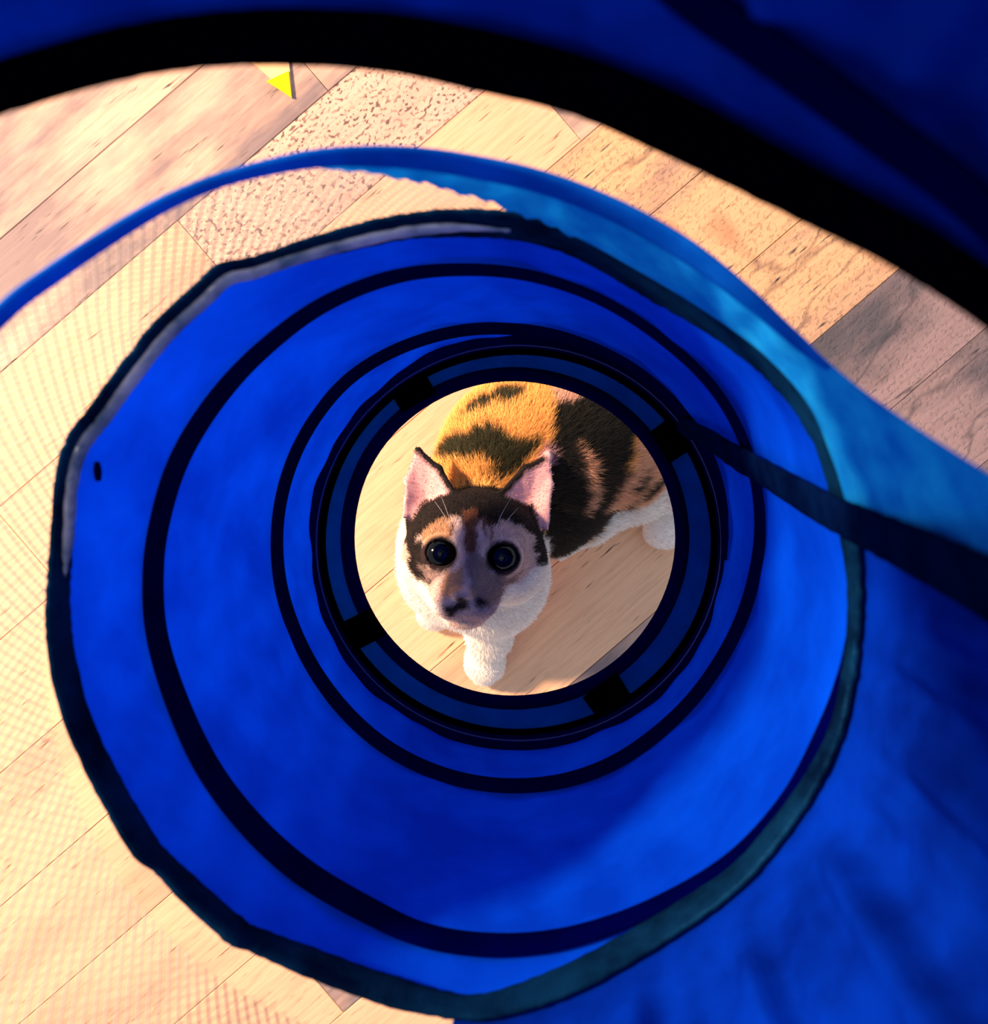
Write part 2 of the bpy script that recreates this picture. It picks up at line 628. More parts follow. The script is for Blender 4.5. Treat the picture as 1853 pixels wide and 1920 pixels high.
# blue side panel between the second wire turn and the rim
NE = [(380, 342), (500, 302), (600, 280), (700, 270), (800, 274), (900, 290), (1000, 312), (1100, 346), (1200, 392), (1300, 452),
      (1400, 528), (1480, 600), (1600, 706), (1720, 790), (1853, 872), (2000, 960), (2150, 1060)]
FE = [(372, 352), (500, 318), (600, 316), (700, 326), (800, 346), (900, 374), (1000, 412), (1090, 450), (1180, 500), (1270, 552),
      (1360, 610), (1440, 672), (1520, 760), (1572, 870), (1650, 985), (1800, 1075), (2050, 1200)]
NE = [(843 + (x - 843) * 1.022, 1140 + (y - 1140) * 1.022) for x, y in NE]
a_ = smooth_line(NE, 8)
FE = [(843 + (x - 843) * k, 1140 + (y - 1140) * k) for x, y in FE for k in ((1.03 if x < 1500 else 1.027 if x < 1530 else 1.02 if x < 1600 else 0.985),)]
b_ = smooth_line(FE, 8)
rows = []
for i, (p, q) in enumerate(zip(a_, b_)):
    t0, t1 = hit(*p), hit(*q)
    rw = []
    for k in range(15):
        s = k / 14.0
        if 0 < s:
            s2 = s + (0.05 * math.sin(i * 1.9) + 0.03 * math.sin(i * 0.73)) * s * (1 if i < 55 else 0)
        else:
            s2 = 0
        th = t0[0] + (t1[0] - t0[0]) * s2
        d = t0[1] + (t1[1] - t0[1]) * s2
        rw.append(on_tube(th, d, 0.0034 + 0.0007 * math.sin(i * 0.8) * math.sin(math.pi * s)))
    rows.append(rw)
grid_sheet('side_panel', rows, SHEER)

# second wire turn, in its blue tape
WIRE2 = [(-420, 1300, 13), (-330, 1050, 13), (-180, 780, 13), (0, 585, 15), (100, 507, 15), (200, 440, 13), (300, 380, 11), (400, 336, 9), (500, 308, 11), (600, 290, 14),
         (700, 286, 17), (800, 292, 19), (900, 308, 20), (1000, 330, 20), (1100, 364, 20), (1200, 410, 20), (1300, 470, 20),
         (1400, 546, 15), (1480, 616, 9), (1560, 686, 3)]
WIRE2 = [(843 + (x - 843) * 1.028, 1140 + (y - 1140) * 1.028, w) for x, y, w in WIRE2]
band('wire_tape', WIRE2, WIRE_BLUE, thick=0.0016, off=0.0040)

# white netting between that turn and the rim
w2 = np.array([hit(x, y) for x, y, w in smooth_line(WIRE2, 8)])
w2[:, 0] = np.where(w2[:, 0] < -0.2, w2[:, 0] + 2 * math.pi, w2[:, 0])
w2 = w2[np.argsort(w2[:, 0])]
fe_td = np.array([hit(*q) for q in b_]); fe_td = fe_td[np.argsort(fe_td[:, 0])]


def d_wire(th):
    if th > w2[-1, 0]:
        return w2[-1, 1] - 0.01 * (th - w2[-1, 0])
    return float(np.interp(th, w2[:, 0], w2[:, 1]))


TH0, TH1 = math.radians(84), math.radians(268)
v, f = [], []
pitch = 0.0034
nu = int(R0 * (TH1 - TH0) / pitch)


def thread(pts, r):
    base = len(v)
    for i, p in enumerate(pts):
        for k in range(3):
            a = 2 * math.pi * k / 3
            v.append(p + np.array((math.cos(a) * r, math.sin(a) * r * 0.3, math.sin(a) * r)))
    for i in range(len(pts) - 1):
        for k in range(3):
            l = (k + 1) % 3
            f.append((base + i * 3 + k, base + i * 3 + l, base + (i + 1) * 3 + l, base + (i + 1) * 3 + k))


for fam in (1, -1):
    for i in range(-14, nu + 14):
        pts = []
        th = TH0 + (i + 0.5) * (TH1 - TH0) / nu
        for s in range(0, 24):
            t = th + fam * s * 0.0023 / R0 / 1.0
            if t < TH0 or t > TH1:
                continue
            d0 = d_wire(t) + 0.0045
            d = d0 + s * 0.0034
            if d > d_rim(t):
                break
            pts.append(on_tube(t, d, 0.0006 * fam))
        if len(pts) > 1:
            thread(pts, 0.00028)
net = mk('netting', v, f, NETM, tunnel)
tag(net, label='fine white netting stretched beside the rim', kind='stuff')

# ragged bound rim
def rim_band():
    o = band('rim_binding', RIM, TEAL, thick=0.0020, off=0.0014, n=7, closed=True, sides=12, jag=0.9)
    return o


rim_band()
HIGHLIGHT_T = [(960, 416, 1.5), (850, 410, 6), (750, 420, 8), (650, 442, 8), (550, 470, 8), (470, 497, 8), (418, 510, 9), (374, 550, 9), (302, 617, 10), (232, 705, 10),
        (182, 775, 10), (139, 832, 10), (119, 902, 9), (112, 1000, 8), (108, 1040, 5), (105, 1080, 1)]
HIGHLIGHT_T = [(843 + (x - 843) * 1.010, 1140 + (y - 1140) * 1.010, w) for x, y, w in HIGHLIGHT_T]
band('rim_highlight', HIGHLIGHT_T, HIGHLIGHT, thick=0.0014, off=0.0040, jag=0.6)  # strip that paints the rim's highlight in as pale colour

# spiral wire turns down the tube
SPIRAL = [(1604, 1170, 1.5), (1592, 1260, 6), (1560, 1360, 11), (1490, 1500, 14), (1380, 1620, 14), (1230, 1710, 16), (1080, 1765, 20), (940, 1782, 23),
          (800, 1765, 24), (680, 1712, 26), (560, 1640, 27), (460, 1548, 26), (380, 1440, 25), (320, 1310, 23),
          (285, 1190, 21), (278, 1080, 20), (290, 980, 19), (325, 865, 19), (390, 755, 18), (480, 655, 16), (600, 565, 14),
          (740, 510, 12), (880, 497, 10), (1010, 512, 9), (1140, 560, 8), (1260, 640, 8), (1350, 730, 8), (1408, 840, 8),
          (1432, 960, 9), (1422, 1080, 11), (1380, 1200, 12), (1300, 1320, 13), (1190, 1415, 14), (1080, 1465, 14),
          (960, 1480, 14), (840, 1462, 14), (730, 1412, 14), (640, 1335, 14), (570, 1235, 13), (525, 1120, 12),
          (513, 1010, 11), (528, 905, 11), (570, 805, 11), (640, 715, 11), (730, 655, 11), (840, 618, 11), (950, 610, 11),
          (1060, 628, 11), (1170, 675, 11), (1260, 745, 11), (1325, 835, 11), (1358, 940, 11), (1358, 1050, 11)]
band('spiral_tape', SPIRAL, NAVY, thick=0.0015, off=0.0018)
UPPER_TURN = [(1180, -160, 40), (1320, -40, 44), (1480, 70, 46), (1660, 200, 46), (1853, 345, 44), (2050, 540, 44)]
band('upper_spiral_tape', UPPER_TURN, NAVY, thick=0.0015, off=0.0030)

# seam strap running down the right of the tube
STRAP_T = [(1285, 788, 17), (1335, 808, 19), (1400, 848, 22), (1500, 903, 28), (1590, 952, 34), (1700, 1000, 42),
           (1853, 1068, 56), (2050, 1170, 70)]
band('seam_strap', STRAP_T, STRAP, thick=0.0016, off=0.0050, jag=0.8)

# little dark mark near the rim
band('dark_mark', [(171, 862, 5), (172, 880, 8), (173, 898, 5)], NAVY, thick=0.0006, off=0.002)


# end panel with its round hole
def ring_pts(cx, cy, rx, ry, d, n=96, wob=0.0):
    out = []
    for i in range(n):
        a = 2 * math.pi * i / n
        w = 1 + wob * (math.sin(3 * a + 0.5) + 0.6 * math.sin(7 * a + 2))
        out.append(P(cx + rx * w * math.cos(a), cy - ry * w * math.sin(a), d))
    return out


D_END = 0.487
inner = ring_pts(965, 1009, 312, 305, D_END, wob=0.002)
rows = []
for i in range(96):
    th = 2 * math.pi * i / 96
    po = on_tube(th, 0.482, 0.0005)
    rows.append([po + (inner[i] - po) * k / 8.0 + np.array((0, 0, -0.0012 * math.sin(math.pi * k / 8.0))) for k in range(9)])
endp = grid_sheet('end_panel', rows, PANEL, True)
cen = P(965, 1009, D_END)
cs = ring_pts(965, 1009, 314, 308, D_END, wob=0.002)
ws = [(p - cen) / np.linalg.norm(p - cen) * 0.0044 for p in cs]
v, f = tube_mesh(cs, ws, [np.array((0, 0, 0.0022))] * 96, 10, True)
mk('hole_binding', v, f, NAVY, tunnel)
for nm, r, hw, d, m in (('end_wire_tape', 388, 14, 0.474, NAVY), ('end_wire_shade', 371, 10, 0.482, BLACK)):  # the inner black ring paints in the shade beside the wire
    cs = ring_pts(972, 1016, r, r * 0.972, d)
    c0 = P(972, 1016, d)
    ws = [(p - c0) / np.linalg.norm(p - c0) * hw * d / F for p in cs]
    v, f = tube_mesh(cs, ws, [np.array((0, 0, 0.0032))] * 96, 10, True)
    mk(nm, v, f, m, tunnel)
cs = ring_pts(973, 1018, 380, 371, 0.4700)
v, f = tube_mesh(cs, [(p - P(973, 1018, 0.47)) / 0.12 * 0.0005 for p in cs], [np.array((0, 0, 0.0005))] * 96, 6, True)
mk('wire_glint_ring', v, f, STEEL, tunnel).name = 'end_hoop'


def slab(name, corners, d, th, mat, bev=0.0006):
    """four-cornered slab with chamfered top, corners in pixels at depth d"""
    top = [P(x, y, d) for x, y in corners]
    c = sum(top) / 4
    lo = [p + np.array((0, 0, -th)) for p in top]
    mdl = [p + np.array((0, 0, -bev)) for p in top]
    tp = [c + (p - c) * (1 - bev / np.linalg.norm(p - c)) for p in top]
    v = lo + mdl + tp
    f = [(8, 9, 10, 11), (3, 2, 1, 0)]
    for a in (0, 4):
        for i in range(4):
            j = (i + 1) % 4
            f.append((a + i, a + j, a + 4 + j, a + 4 + i))
    return mk(name, v, f, mat, tunnel, smooth=False)


for cns in ([(728, 730), (792, 690), (818, 736), (753, 772)],
            [(1222, 808), (1272, 770), (1312, 832), (1258, 868)],
            [(640, 1168), (694, 1141), (722, 1192), (669, 1220)],
            [(1094, 1310), (1158, 1262), (1186, 1308), (1120, 1346)]):
    slab('fastening_tab', cns[::-1], 0.4815, 0.003, JET)

# ---------------------------------------------------------------- card scrap on the floor
YEL = plain('yellow_card', srgb(255, 238, 0), 0.5, 0.2)
PALE = plain('pale_card', srgb(250, 205, 150), 0.6, 0.2)


def tri_prism(name, pts, z0, z1, mat, parent):
    a = [P(x, y, H - z1) for x, y in pts]
    b = [np.array((p[0], p[1], z0)) for p in a]
    n = len(a)
    f = [tuple(range(n))[::-1], tuple(range(n, 2 * n))[::1]]
    for i in range(n):
        j = (i + 1) % n
        f.append((i, j, n + j, n + i))
    return mk(name, a + b, [tuple(reversed(x)) for x in f], mat, parent, smooth=False)


card = empty('card_scrap', P(520, 130, H))
tag(card, 'pale pointed card with a bright yellow corner lying on the grey planks', 'card')
tri_prism('sheet', [(440, 86), (547, 183), (538, 60)][::-1], 0.0002, 0.0022, PALE, card)
tri_prism('yellow_corner', [(500, 152), (546.5, 182), (541, 133)][::-1], 0.0022, 0.0032, YEL, card)

# ---------------------------------------------------------------- the cat
prims = []      # (kind, data, blend, colour id)


def ell(px, py, d, r, k=0.010, c='face'):
    prims.append(('e', (P(px, py, d), np.array(r if hasattr(r, '__len__') else (r, r, r), float)), k, c))


def cap(p0, r0, p1, r1, k=0.010, c='white'):
    prims.append(('c', (P(*p0), P(*p1), r0, r1), k, c))


def tri(a, b, c_, r, k=0.004, c='ear'):
    prims.append(('t', (P(*a), P(*b), P(*c_), r), k, c))


# trunk
ell(905, 985, 0.628, (0.046, 0.044, 0.044), 0.014, 'orange')
ell(925, 900, 0.625, (0.046, 0.046, 0.048), 0.020, 'orange')
ell(965, 830, 0.622, (0.052, 0.048, 0.054), 0.020, 'orange')
ell(1055, 800, 0.622, (0.055, 0.052, 0.056), 0.020, 'orange')
ell(1125, 815, 0.628, (0.050, 0.050, 0.054), 0.020, 'orange')
ell(1055, 905, 0.645, (0.042, 0.050, 0.044), 0.016, 'orange')
ell(1175, 850, 0.640, (0.036, 0.042, 0.046), 0.014, 'tan')
ell(1035, 985, 0.660, (0.022, 0.024, 0.026), 0.014, 'orange')
# chest, shoulders
ell(880, 1084, 0.612, (0.050, 0.038, 0.048), 0.012, 'white')
ell(930, 1118, 0.622, (0.032, 0.030, 0.040), 0.014, 'white')
ell(812, 1030, 0.615, (0.026, 0.040, 0.036), 0.012, 'white')
ell(965, 1070, 0.622, (0.026, 0.034, 0.036), 0.012, 'white')
# fore legs and paws
cap((915, 1130, 0.630), 0.024, (918, 1190, 0.660), 0.0170, 0.012)
cap((918, 1190, 0.660), 0.0155, (912, 1226, 0.680), 0.0135, 0.010)
ell(909, 1240, 0.6835, (0.0170, 0.0185, 0.0150), 0.008, 'white')
for x, y in ((886, 1250), (900, 1266), (916, 1267), (932, 1253)):
    ell(x, y, 0.690, (0.0062, 0.0085, 0.0080), 0.004, 'white')
cap((835, 1085, 0.640), 0.018, (818, 1135, 0.672), 0.014, 0.010)
ell(815, 1150, 0.684, (0.0150, 0.0120, 0.0140), 0.007, 'white')
for x, y in ((797, 1158), (808, 1166), (821, 1167), (833, 1162)):
    ell(x, y, 0.690, (0.0058, 0.0070, 0.0075), 0.004, 'white')
# hind leg and paw
cap((1050, 1035, 0.678), 0.007, (1110, 985, 0.668), 0.013, 0.008)
cap((1110, 985, 0.668), 0.013, (1200, 945, 0.668), 0.0130, 0.010)
cap((1200, 945, 0.668), 0.0130, (1268, 915, 0.666), 0.0150, 0.010)
cap((1268, 915, 0.666), 0.015, (1310, 955, 0.680), 0.014, 0.010)
cap((1310, 955, 0.682), 0.014, (1250, 985, 0.685), 0.0130, 0.008)
ell(1244, 992, 0.6845, (0.0170, 0.0165, 0.0140), 0.007, 'white')
for x, y in ((1222, 1004), (1233, 1012), (1250, 1016), (1264, 1012)):
    ell(x, y, 0.690, (0.0062, 0.0065, 0.0078), 0.003, 'white')
# tail, behind the edge of the hole
cap((1200, 775, 0.655), 0.018, (1290, 700, 0.678), 0.014, 0.012, 'tan')
cap((1290, 700, 0.678), 0.014, (1270, 600, 0.684), 0.012, 0.012, 'tan')
cap((1270, 600, 0.684), 0.012, (1180, 545, 0.686), 0.009, 0.012, 'tan')
# head
ell(890, 1013, 0.573, (0.0455, 0.0360, 0.040), 0.010, 'face')
ell(824, 1055, 0.572, (0.0265, 0.0280, 0.026), 0.010, 'face')
ell(956, 1058, 0.572, (0.0265, 0.0280, 0.026), 0.010, 'face')
ell(870, 1100, 0.553, (0.0290, 0.0230, 0.024), 0.010, 'face')
cap((888, 1010, 0.544), 0.0130, (869, 1106, 0.5350), 0.0095, 0.010, 'face')
ell(846, 1130, 0.5390, (0.0140, 0.0110, 0.013), 0.004, 'face')
ell(893, 1132, 0.5390, (0.0140, 0.0110, 0.013), 0.004, 'face')
ell(872, 1154, 0.551, (0.0150, 0.0090, 0.012), 0.005, 'face')
ell(867, 1114, 0.5265, (0.0078, 0.0050, 0.0055), 0.002, 'face')
# eyelids
EYES = [(827, 1037, 0.5455), (943, 1045, 0.5455)]
ER = 0.0128
for e in EYES:
    ell(e[0], e[1], e[2] + 0.0015, 0.0150, 0.006, 'face')
# ears: two folded leaves each
ML, MR = (804, 948, 0.578), (990, 956, 0.578)
tri((758, 970, 0.566), (763, 900, 0.570), ML, 0.0016)
tri((763, 900, 0.570), (784, 844, 0.566), ML, 0.0016)
tri((784, 844, 0.566), (824, 878, 0.566), ML, 0.0018)
tri((824, 878, 0.566), (854, 928, 0.562), ML, 0.0018)
tri((936, 928, 0.562), (984, 878, 0.566), MR, 0.0018)
tri((984, 878, 0.566), (1029, 855, 0.566), MR, 0.0018)
tri((1029, 855, 0.566), (1033, 908, 0.570), MR, 0.0016)
tri((1033, 908, 0.570), (1026, 992, 0.566), MR, 0.0016)
ell(804, 975, 0.580, (0.016, 0.013, 0.012), 0.008, 'face')
ell(978, 978, 0.580, (0.018, 0.013, 0.012), 0.008, 'face')


def sd_prim(kind, dat, X, Y, Z):
    if kind == 'e':
        c, r = dat
        x, y, z = (X - c[0]) / r[0], (Y - c[1]) / r[1], (Z - c[2]) / r[2]
        k0 = np.sqrt(x * x + y * y + z * z)
        k1 = np.sqrt((x / r[0]) ** 2 + (y / r[1]) ** 2 + (z / r[2]) ** 2)
        return k0 * (k0 - 1.0) / np.maximum(k1, 1e-6)
    if kind == 'c':
        a, b, r0, r1 = dat
        ba = b - a
        h = ((X - a[0]) * ba[0] + (Y - a[1]) * ba[1] + (Z - a[2]) * ba[2]) / ba.dot(ba)
        h = np.clip(h, 0, 1)
        dx, dy, dz = X - a[0] - ba[0] * h, Y - a[1] - ba[1] * h, Z - a[2] - ba[2] * h
        return np.sqrt(dx * dx + dy * dy + dz * dz) - (r0 + (r1 - r0) * h)
    if kind == 't':
        a, b, c, r = dat
        n = np.cross(b - a, a - c)

        def pd(v):
            return X - v[0], Y - v[1], Z - v[2]

        def dot(v, w):
            return v[0] * w[0] + v[1] * w[1] + v[2] * w[2]
        ba, cb, ac = b - a, c - b, a - c
        pa, pb, pc = pd(a), pd(b), pd(c)
        s = (np.sign(dot(pa, np.cross(ba, n))) + np.sign(dot(pb, np.cross(cb, n))) + np.sign(dot(pc, np.cross(ac, n))))

        def edge(e, p):
            h = np.clip(dot(p, e) / e.dot(e), 0, 1)
            q = (p[0] - e[0] * h, p[1] - e[1] * h, p[2] - e[2] * h)
            return dot(q, q)
        de = np.minimum(np.minimum(edge(ba, pa), edge(cb, pb)), edge(ac, pc))
        df = dot(pa, n) ** 2 / n.dot(n)
        return np.sqrt(np.where(s < 2.0, de, df)) - r


def smin(a, b, k):
    h = np.clip(0.5 + 0.5 * (b - a) / k, 0, 1)
    return b + (a - b) * h - k * h * (1 - h)


def cat_field(X, Y, Z):
    D = None
    for kind, dat, k, c in prims:
        s = sd_prim(kind, dat, X, Y, Z)
        D = s if D is None else smin(D, s, k)
    for (ex, ey, ed) in EYES:          # eye openings, along the gaze
        e = P(ex, ey, ed)
        g = np.array((0, 0, H)) - e
        g /= np.linalg.norm(g)
        q = e + g * 0.012
        # almond opening
        s = sd_prim('e', (q, np.array((0.0106, 0.0093, 0.016))), X, Y, Z)
        D = np.maximum(D, -s)
    return np.maximum(D, -(Z - 0.0006))


def surface_nets(field, lo, hi, h):
    nx, ny, nz = [int(math.ceil((b - a) / h)) + 1 for a, b in zip(lo, hi)]
    xs = (lo[0] + h * np.arange(nx)).astype(np.float32)
    ys = (lo[1] + h * np.arange(ny)).astype(np.float32)
    zs = (lo[2] + h * np.arange(nz)).astype(np.float32)
    V = np.empty((nx, ny, nz), np.float32)
    for i0 in range(0, nx, 24):
        X, Y, Z = np.meshgrid(xs[i0:i0 + 24], ys, zs, indexing='ij')
        V[i0:i0 + 24] = field(X, Y, Z)
    ins = V < 0
    cells = np.zeros((nx - 1, ny - 1, nz - 1), np.int8)
    for dx in (0, 1):
        for dy in (0, 1):
            for dz in (0, 1):
                cells += ins[dx:nx - 1 + dx, dy:ny - 1 + dy, dz:nz - 1 + dz]
    act = (cells > 0) & (cells < 8)
    idx = -np.ones(act.shape, np.int64)
    ci, cj, ck = np.nonzero(act)
    idx[ci, cj, ck] = np.arange(len(ci))
    acc = np.zeros((len(ci), 3)); cnt = np.zeros(len(ci))
    corners = [(a, b, c) for a in (0, 1) for b in (0, 1) for c in (0, 1)]
    for a in corners:
        for ax in range(3):
            if a[ax] == 1:
                continue
            b = list(a); b[ax] = 1
            va = V[ci + a[0], cj + a[1], ck + a[2]]
            vb = V[ci + b[0], cj + b[1], ck + b[2]]
            m = (va < 0) != (vb < 0)
            t = np.where(m, va / np.where(m, va - vb, 1), 0)
            p = np.array(a, float)[None, :].repeat(len(ci), 0)
            p[:, ax] += t
            acc += p * m[:, None]; cnt += m
    pos = acc / cnt[:, None] + np.stack((ci, cj, ck), 1)
    pos = pos * h + np.array(lo)
    faces = []
    for ax in range(3):
        sl0 = [slice(None)] * 3; sl1 = [slice(None)] * 3
        sl0[ax] = slice(0, -1); sl1[ax] = slice(1, None)
        a, b = ins[tuple(sl0)], ins[tuple(sl1)]
        ei = np.stack(np.nonzero(a != b), 1)
        o1, o2 = [(1, 2), (2, 0), (0, 1)][ax]
        ok = (ei[:, o1] > 0) & (ei[:, o2] > 0) & (ei[:, o1] < V.shape[o1] - 1) & (ei[:, o2] < V.shape[o2] - 1)
        ei = ei[ok]
        q = []
        for s1, s2 in ((0, 0), (-1, 0), (-1, -1), (0, -1)):
            c = ei.copy(); c[:, o1] += s1; c[:, o2] += s2
            q.append(idx[c[:, 0], c[:, 1], c[:, 2]])
        q = np.stack(q, 1)
        flip = ~a[ei[:, 0], ei[:, 1], ei[:, 2]]
        q[flip] = q[flip][:, ::-1]
        faces.append(q)
    return pos, np.concatenate(faces)


clo = np.array((-0.105, -0.155, -0.004))
chi = np.array((0.205, 0.210, 0.198))
cv, cf = surface_nets(cat_field, clo, chi, 0.0017)

# vertex normals
fn = np.cross(cv[cf[:, 2]] - cv[cf[:, 0]], cv[cf[:, 3]] - cv[cf[:, 1]])
vn = np.zeros_like(cv)
for k in range(4):
    np.add.at(vn, cf[:, k], fn)
vn /= np.linalg.norm(vn, axis=1)[:, None] + 1e-12

# fur markings --------------------------------------------------------------
COL = {k: np.array(srgb(*c)[:3]) for k, c in {
    'orange': (250, 182, 94), 'tan': (226, 172, 130), 'white': (246, 238, 224), 'face': (222, 192, 176),
    'ear': (250, 192, 186), 'black': (26, 26, 18), 'olive': (46, 46, 22), 'dark': (20, 14, 11), 'brown': (122, 76, 52),
    'grey': (148, 124, 114), 'rust': (192, 146, 106), 'mouth': (40, 24, 24), 'cream': (232, 210, 196), 'mauve': (168, 146, 150), 'peach': (226, 176, 148)}.items()}


def in_poly(poly, d, pts):
    """which points lie over the outline (pixels at depth d, laid on the level plane there)"""
    q = np.array([P(x, y, d)[:2] for x, y in poly])
    x, y = pts[:, 0], pts[:, 1]
    r = np.zeros(len(pts), bool)
    j = len(q) - 1
    for i in range(len(q)):
        c = ((q[i, 1] > y) != (q[j, 1] > y)) & (x < (q[j, 0] - q[i, 0]) * (y - q[i, 1]) / (q[j, 1] - q[i, 1] + 1e-12) + q[i, 0])
        r ^= c
        j = i
    return r


ph = rng.uniform(0, 6.28, (12,))
kv = rng.normal(0, 1, (12, 3)); kv /= np.linalg.norm(kv, axis=1)[:, None]


def jitter(p, amp):
    o = np.zeros((len(p), 2))
    for i in range(12):
        w = np.sin(p @ (kv[i] * (260 + 90 * i)) + ph[i])
        o[:, i % 2] += w
    return np.c_[p[:, :2] + o * amp / 2.5, p[:, 2:]]


BODY_D, FACE_D = 0.585, 0.548
MARKS = [   # zone, colour, depth, outline
    ('body', 'olive', 0.585, [(860, 795), (880, 765), (910, 745), (940, 731), (978, 733), (984, 756), (950, 764), (912, 768), (890, 780)]),
    ('body', 'olive', 0.585, [(812, 856), (826, 835), (850, 820), (880, 818), (898, 805), (925, 803), (942, 820), (960, 830), (985, 835), (1002, 828),
                              (1015, 845), (985, 868), (962, 897), (940, 906), (892, 892), (930, 881), (900, 870), (870, 865), (838, 866)]),
    ('body', 'dark', 0.585, [(848, 914), (893, 914), (893, 960), (848, 960)]),
    ('body', 'peach', 0.60, [(1020, 735), (1100, 715), (1200, 770), (1160, 800), (1040, 780)]),
    ('body', 'black', 0.600, [(1032, 772), (1060, 772), (1080, 758), (1112, 764), (1140, 780), (1165, 792), (1182, 815), (1174, 840), (1167, 880),
                              (1150, 912), (1120, 960), (1090, 990), (1070, 1024), (1046, 1042), (1040, 1010), (1034, 975), (1010, 985), (1000, 900), (1022, 840)]),
    ('body', 'black', 0.645, [(1000, 930), (1010, 1010), (1042, 1064), (1080, 1034), (1130, 990), (1185, 942), (1165, 890), (1100, 920)]),
    ('body', 'tan', 0.600, [(1078, 838), (1096, 860), (1108, 888), (1116, 920), (1112, 962), (1102, 980), (1099, 940), (1094, 900), (1080, 865)]),
    ('body', 'tan', 0.610, [(1174, 838), (1200, 818), (1300, 850), (1300, 915), (1230, 925), (1160, 955), (1128, 962), (1166, 900)]),
    ('body', 'black', 0.620, [(1170, 924), (1188, 896), (1200, 882), (1198, 905), (1180, 928)]),
    ('body', 'black', 0.630, [(1178, 940), (1218, 902), (1240, 886), (1246, 903), (1205, 937)]),
    ('face', 'dark', 0.556, [(740, 975), (765, 952), (790, 930), (820, 920), (850, 880), (945, 880), (965, 920), (1005, 935), (1036, 985), (1034, 1032),
                             (1014, 1018), (990, 1000), (962, 984), (940, 976), (918, 990), (905, 982), (893, 990), (880, 980), (868, 986), (855, 968), (838, 974), (810, 990), (790, 1006), (772, 1022), (740, 1026)]),
    ('face', 'rust', 0.548, [(792, 1000), (812, 980), (845, 972), (848, 1010), (820, 1012), (800, 1015)]),
    ('face', 'dark', 0.552, [(762, 1020), (795, 1014), (806, 1026), (800, 1058), (815, 1074), (818, 1086), (804, 1093), (780, 1082), (764, 1060)]),
    ('face', 'dark', 0.556, [(985, 975), (1040, 985), (1040, 1045), (1004, 1088), (998, 1066), (1008, 1042), (997, 1030), (1003, 1010), (985, 998)]),
    ('face', 'brown', 0.540, [(868, 962), (897, 962), (893, 1040), (872, 1038)]),
    ('face', 'brown', 0.542, [(846, 985), (852, 978), (853, 1012), (847, 1012)]),
    ('face', 'brown', 0.542, [(905, 972), (911, 976), (913, 1010), (906, 1012)]),
    ('face', 'brown', 0.542, [(919, 980), (923, 984), (922, 1016), (918, 1014)]),
    ('face', 'cream', 0.540, [(853, 975), (864, 970), (868, 1010), (858, 1060), (848, 1020)]),
    ('face', 'cream', 0.540, [(896, 975), (903, 975), (906, 1020), (918, 1070), (902, 1050)]),
    ('face', 'grey', 0.545, [(788, 1058), (805, 1066), (830, 1078), (815, 1090), (795, 1080)]),
    ('face', 'grey', 0.545, [(905, 1074), (945, 1080), (985, 1066), (960, 1095), (925, 1100)]),
    ('face', 'grey', 0.535, [(874, 1040), (908, 1040), (925, 1080), (945, 1095), (942, 1142), (900, 1150), (884, 1100), (872, 1070)]),
    ('face', 'rust', 0.535, [(838, 1070), (868, 1066), (872, 1104), (838, 1118), (826, 1100)]),
    ('face', 'mauve', 0.540, [(838, 1146), (900, 1140), (942, 1120), (930, 1160), (880, 1172), (845, 1160)]),
    ('face', 'white', 0.556, [(940, 1112), (975, 1085), (1000, 1062), (1030, 1060), (1030, 1120), (960, 1190), (925, 1160)]),
    ('face', 'white', 0.560, [(740, 1030), (762, 1060), (780, 1085), (812, 1100), (828, 1135), (845, 1165), (800, 1180), (740, 1110)]),
    ('face', 'mouth', 0.532, [(832, 1136), (846, 1127), (858, 1126), (854, 1116), (868, 1119), (884, 1126), (883, 1141), (858, 1146), (848, 1154), (832, 1152)]),
    ('face', 'mouth', 0.532, [(888, 1128), (900, 1121), (913, 1129), (906, 1136), (891, 1134)]),
]


def fur_colour(p, n):
    best = np.full(len(p), 1e9)
    cid = np.zeros(len(p), int)
    names = []
    for i, (kind, dat, k, c) in enumerate(prims):
        s = sd_prim(kind, dat, p[:, 0], p[:, 1], p[:, 2])
        m = s < best
        best[m] = s[m]; cid[m] = i
        names.append(c)
    zone = np.array(names)[cid]
    col = np.array([COL[z] for z in zone])
    jb, jf = jitter(p, 0.0016), jitter(p, 0.0011)
    isface = zone == 'face'
    isear = zone == 'ear'
    body = np.isin(zone, ('orange', 'tan'))
    for z, c, d, poly in MARKS:
        m = (isface if z == 'face' else body)
        m = m & in_poly(poly, d, jf if z == 'face' else jb)
        col[m] = COL[c]
    # ears: dark fur on their backs and on the inner edges
    back = isear & (n[:, 2] < 0.15)
    col[back] = COL['dark']
    for a, b in (((784, 844, .566), (824, 878, .566)), ((824, 878, .566), (854, 928, .562)), ((1020, 860, .566), (984, 878, .566)), ((984, 878, .566), (936, 928, .562))):
        A, B = P(*a), P(*b)
        h = np.clip((p - A) @ (B - A) / (B - A).dot(B - A), 0, 1)
        dist = np.linalg.norm(p - A - h[:, None] * (B - A), axis=1)
        col[isear & (dist < 0.0032)] = COL['dark']
    # dark rims of the eyes
    for e in EYES:
        E = P(*e)
        r = np.linalg.norm(p[:, :2] - E[:2], axis=1)
        col[isface & (r < 0.0124)] = COL['mouth']
    return col, zone


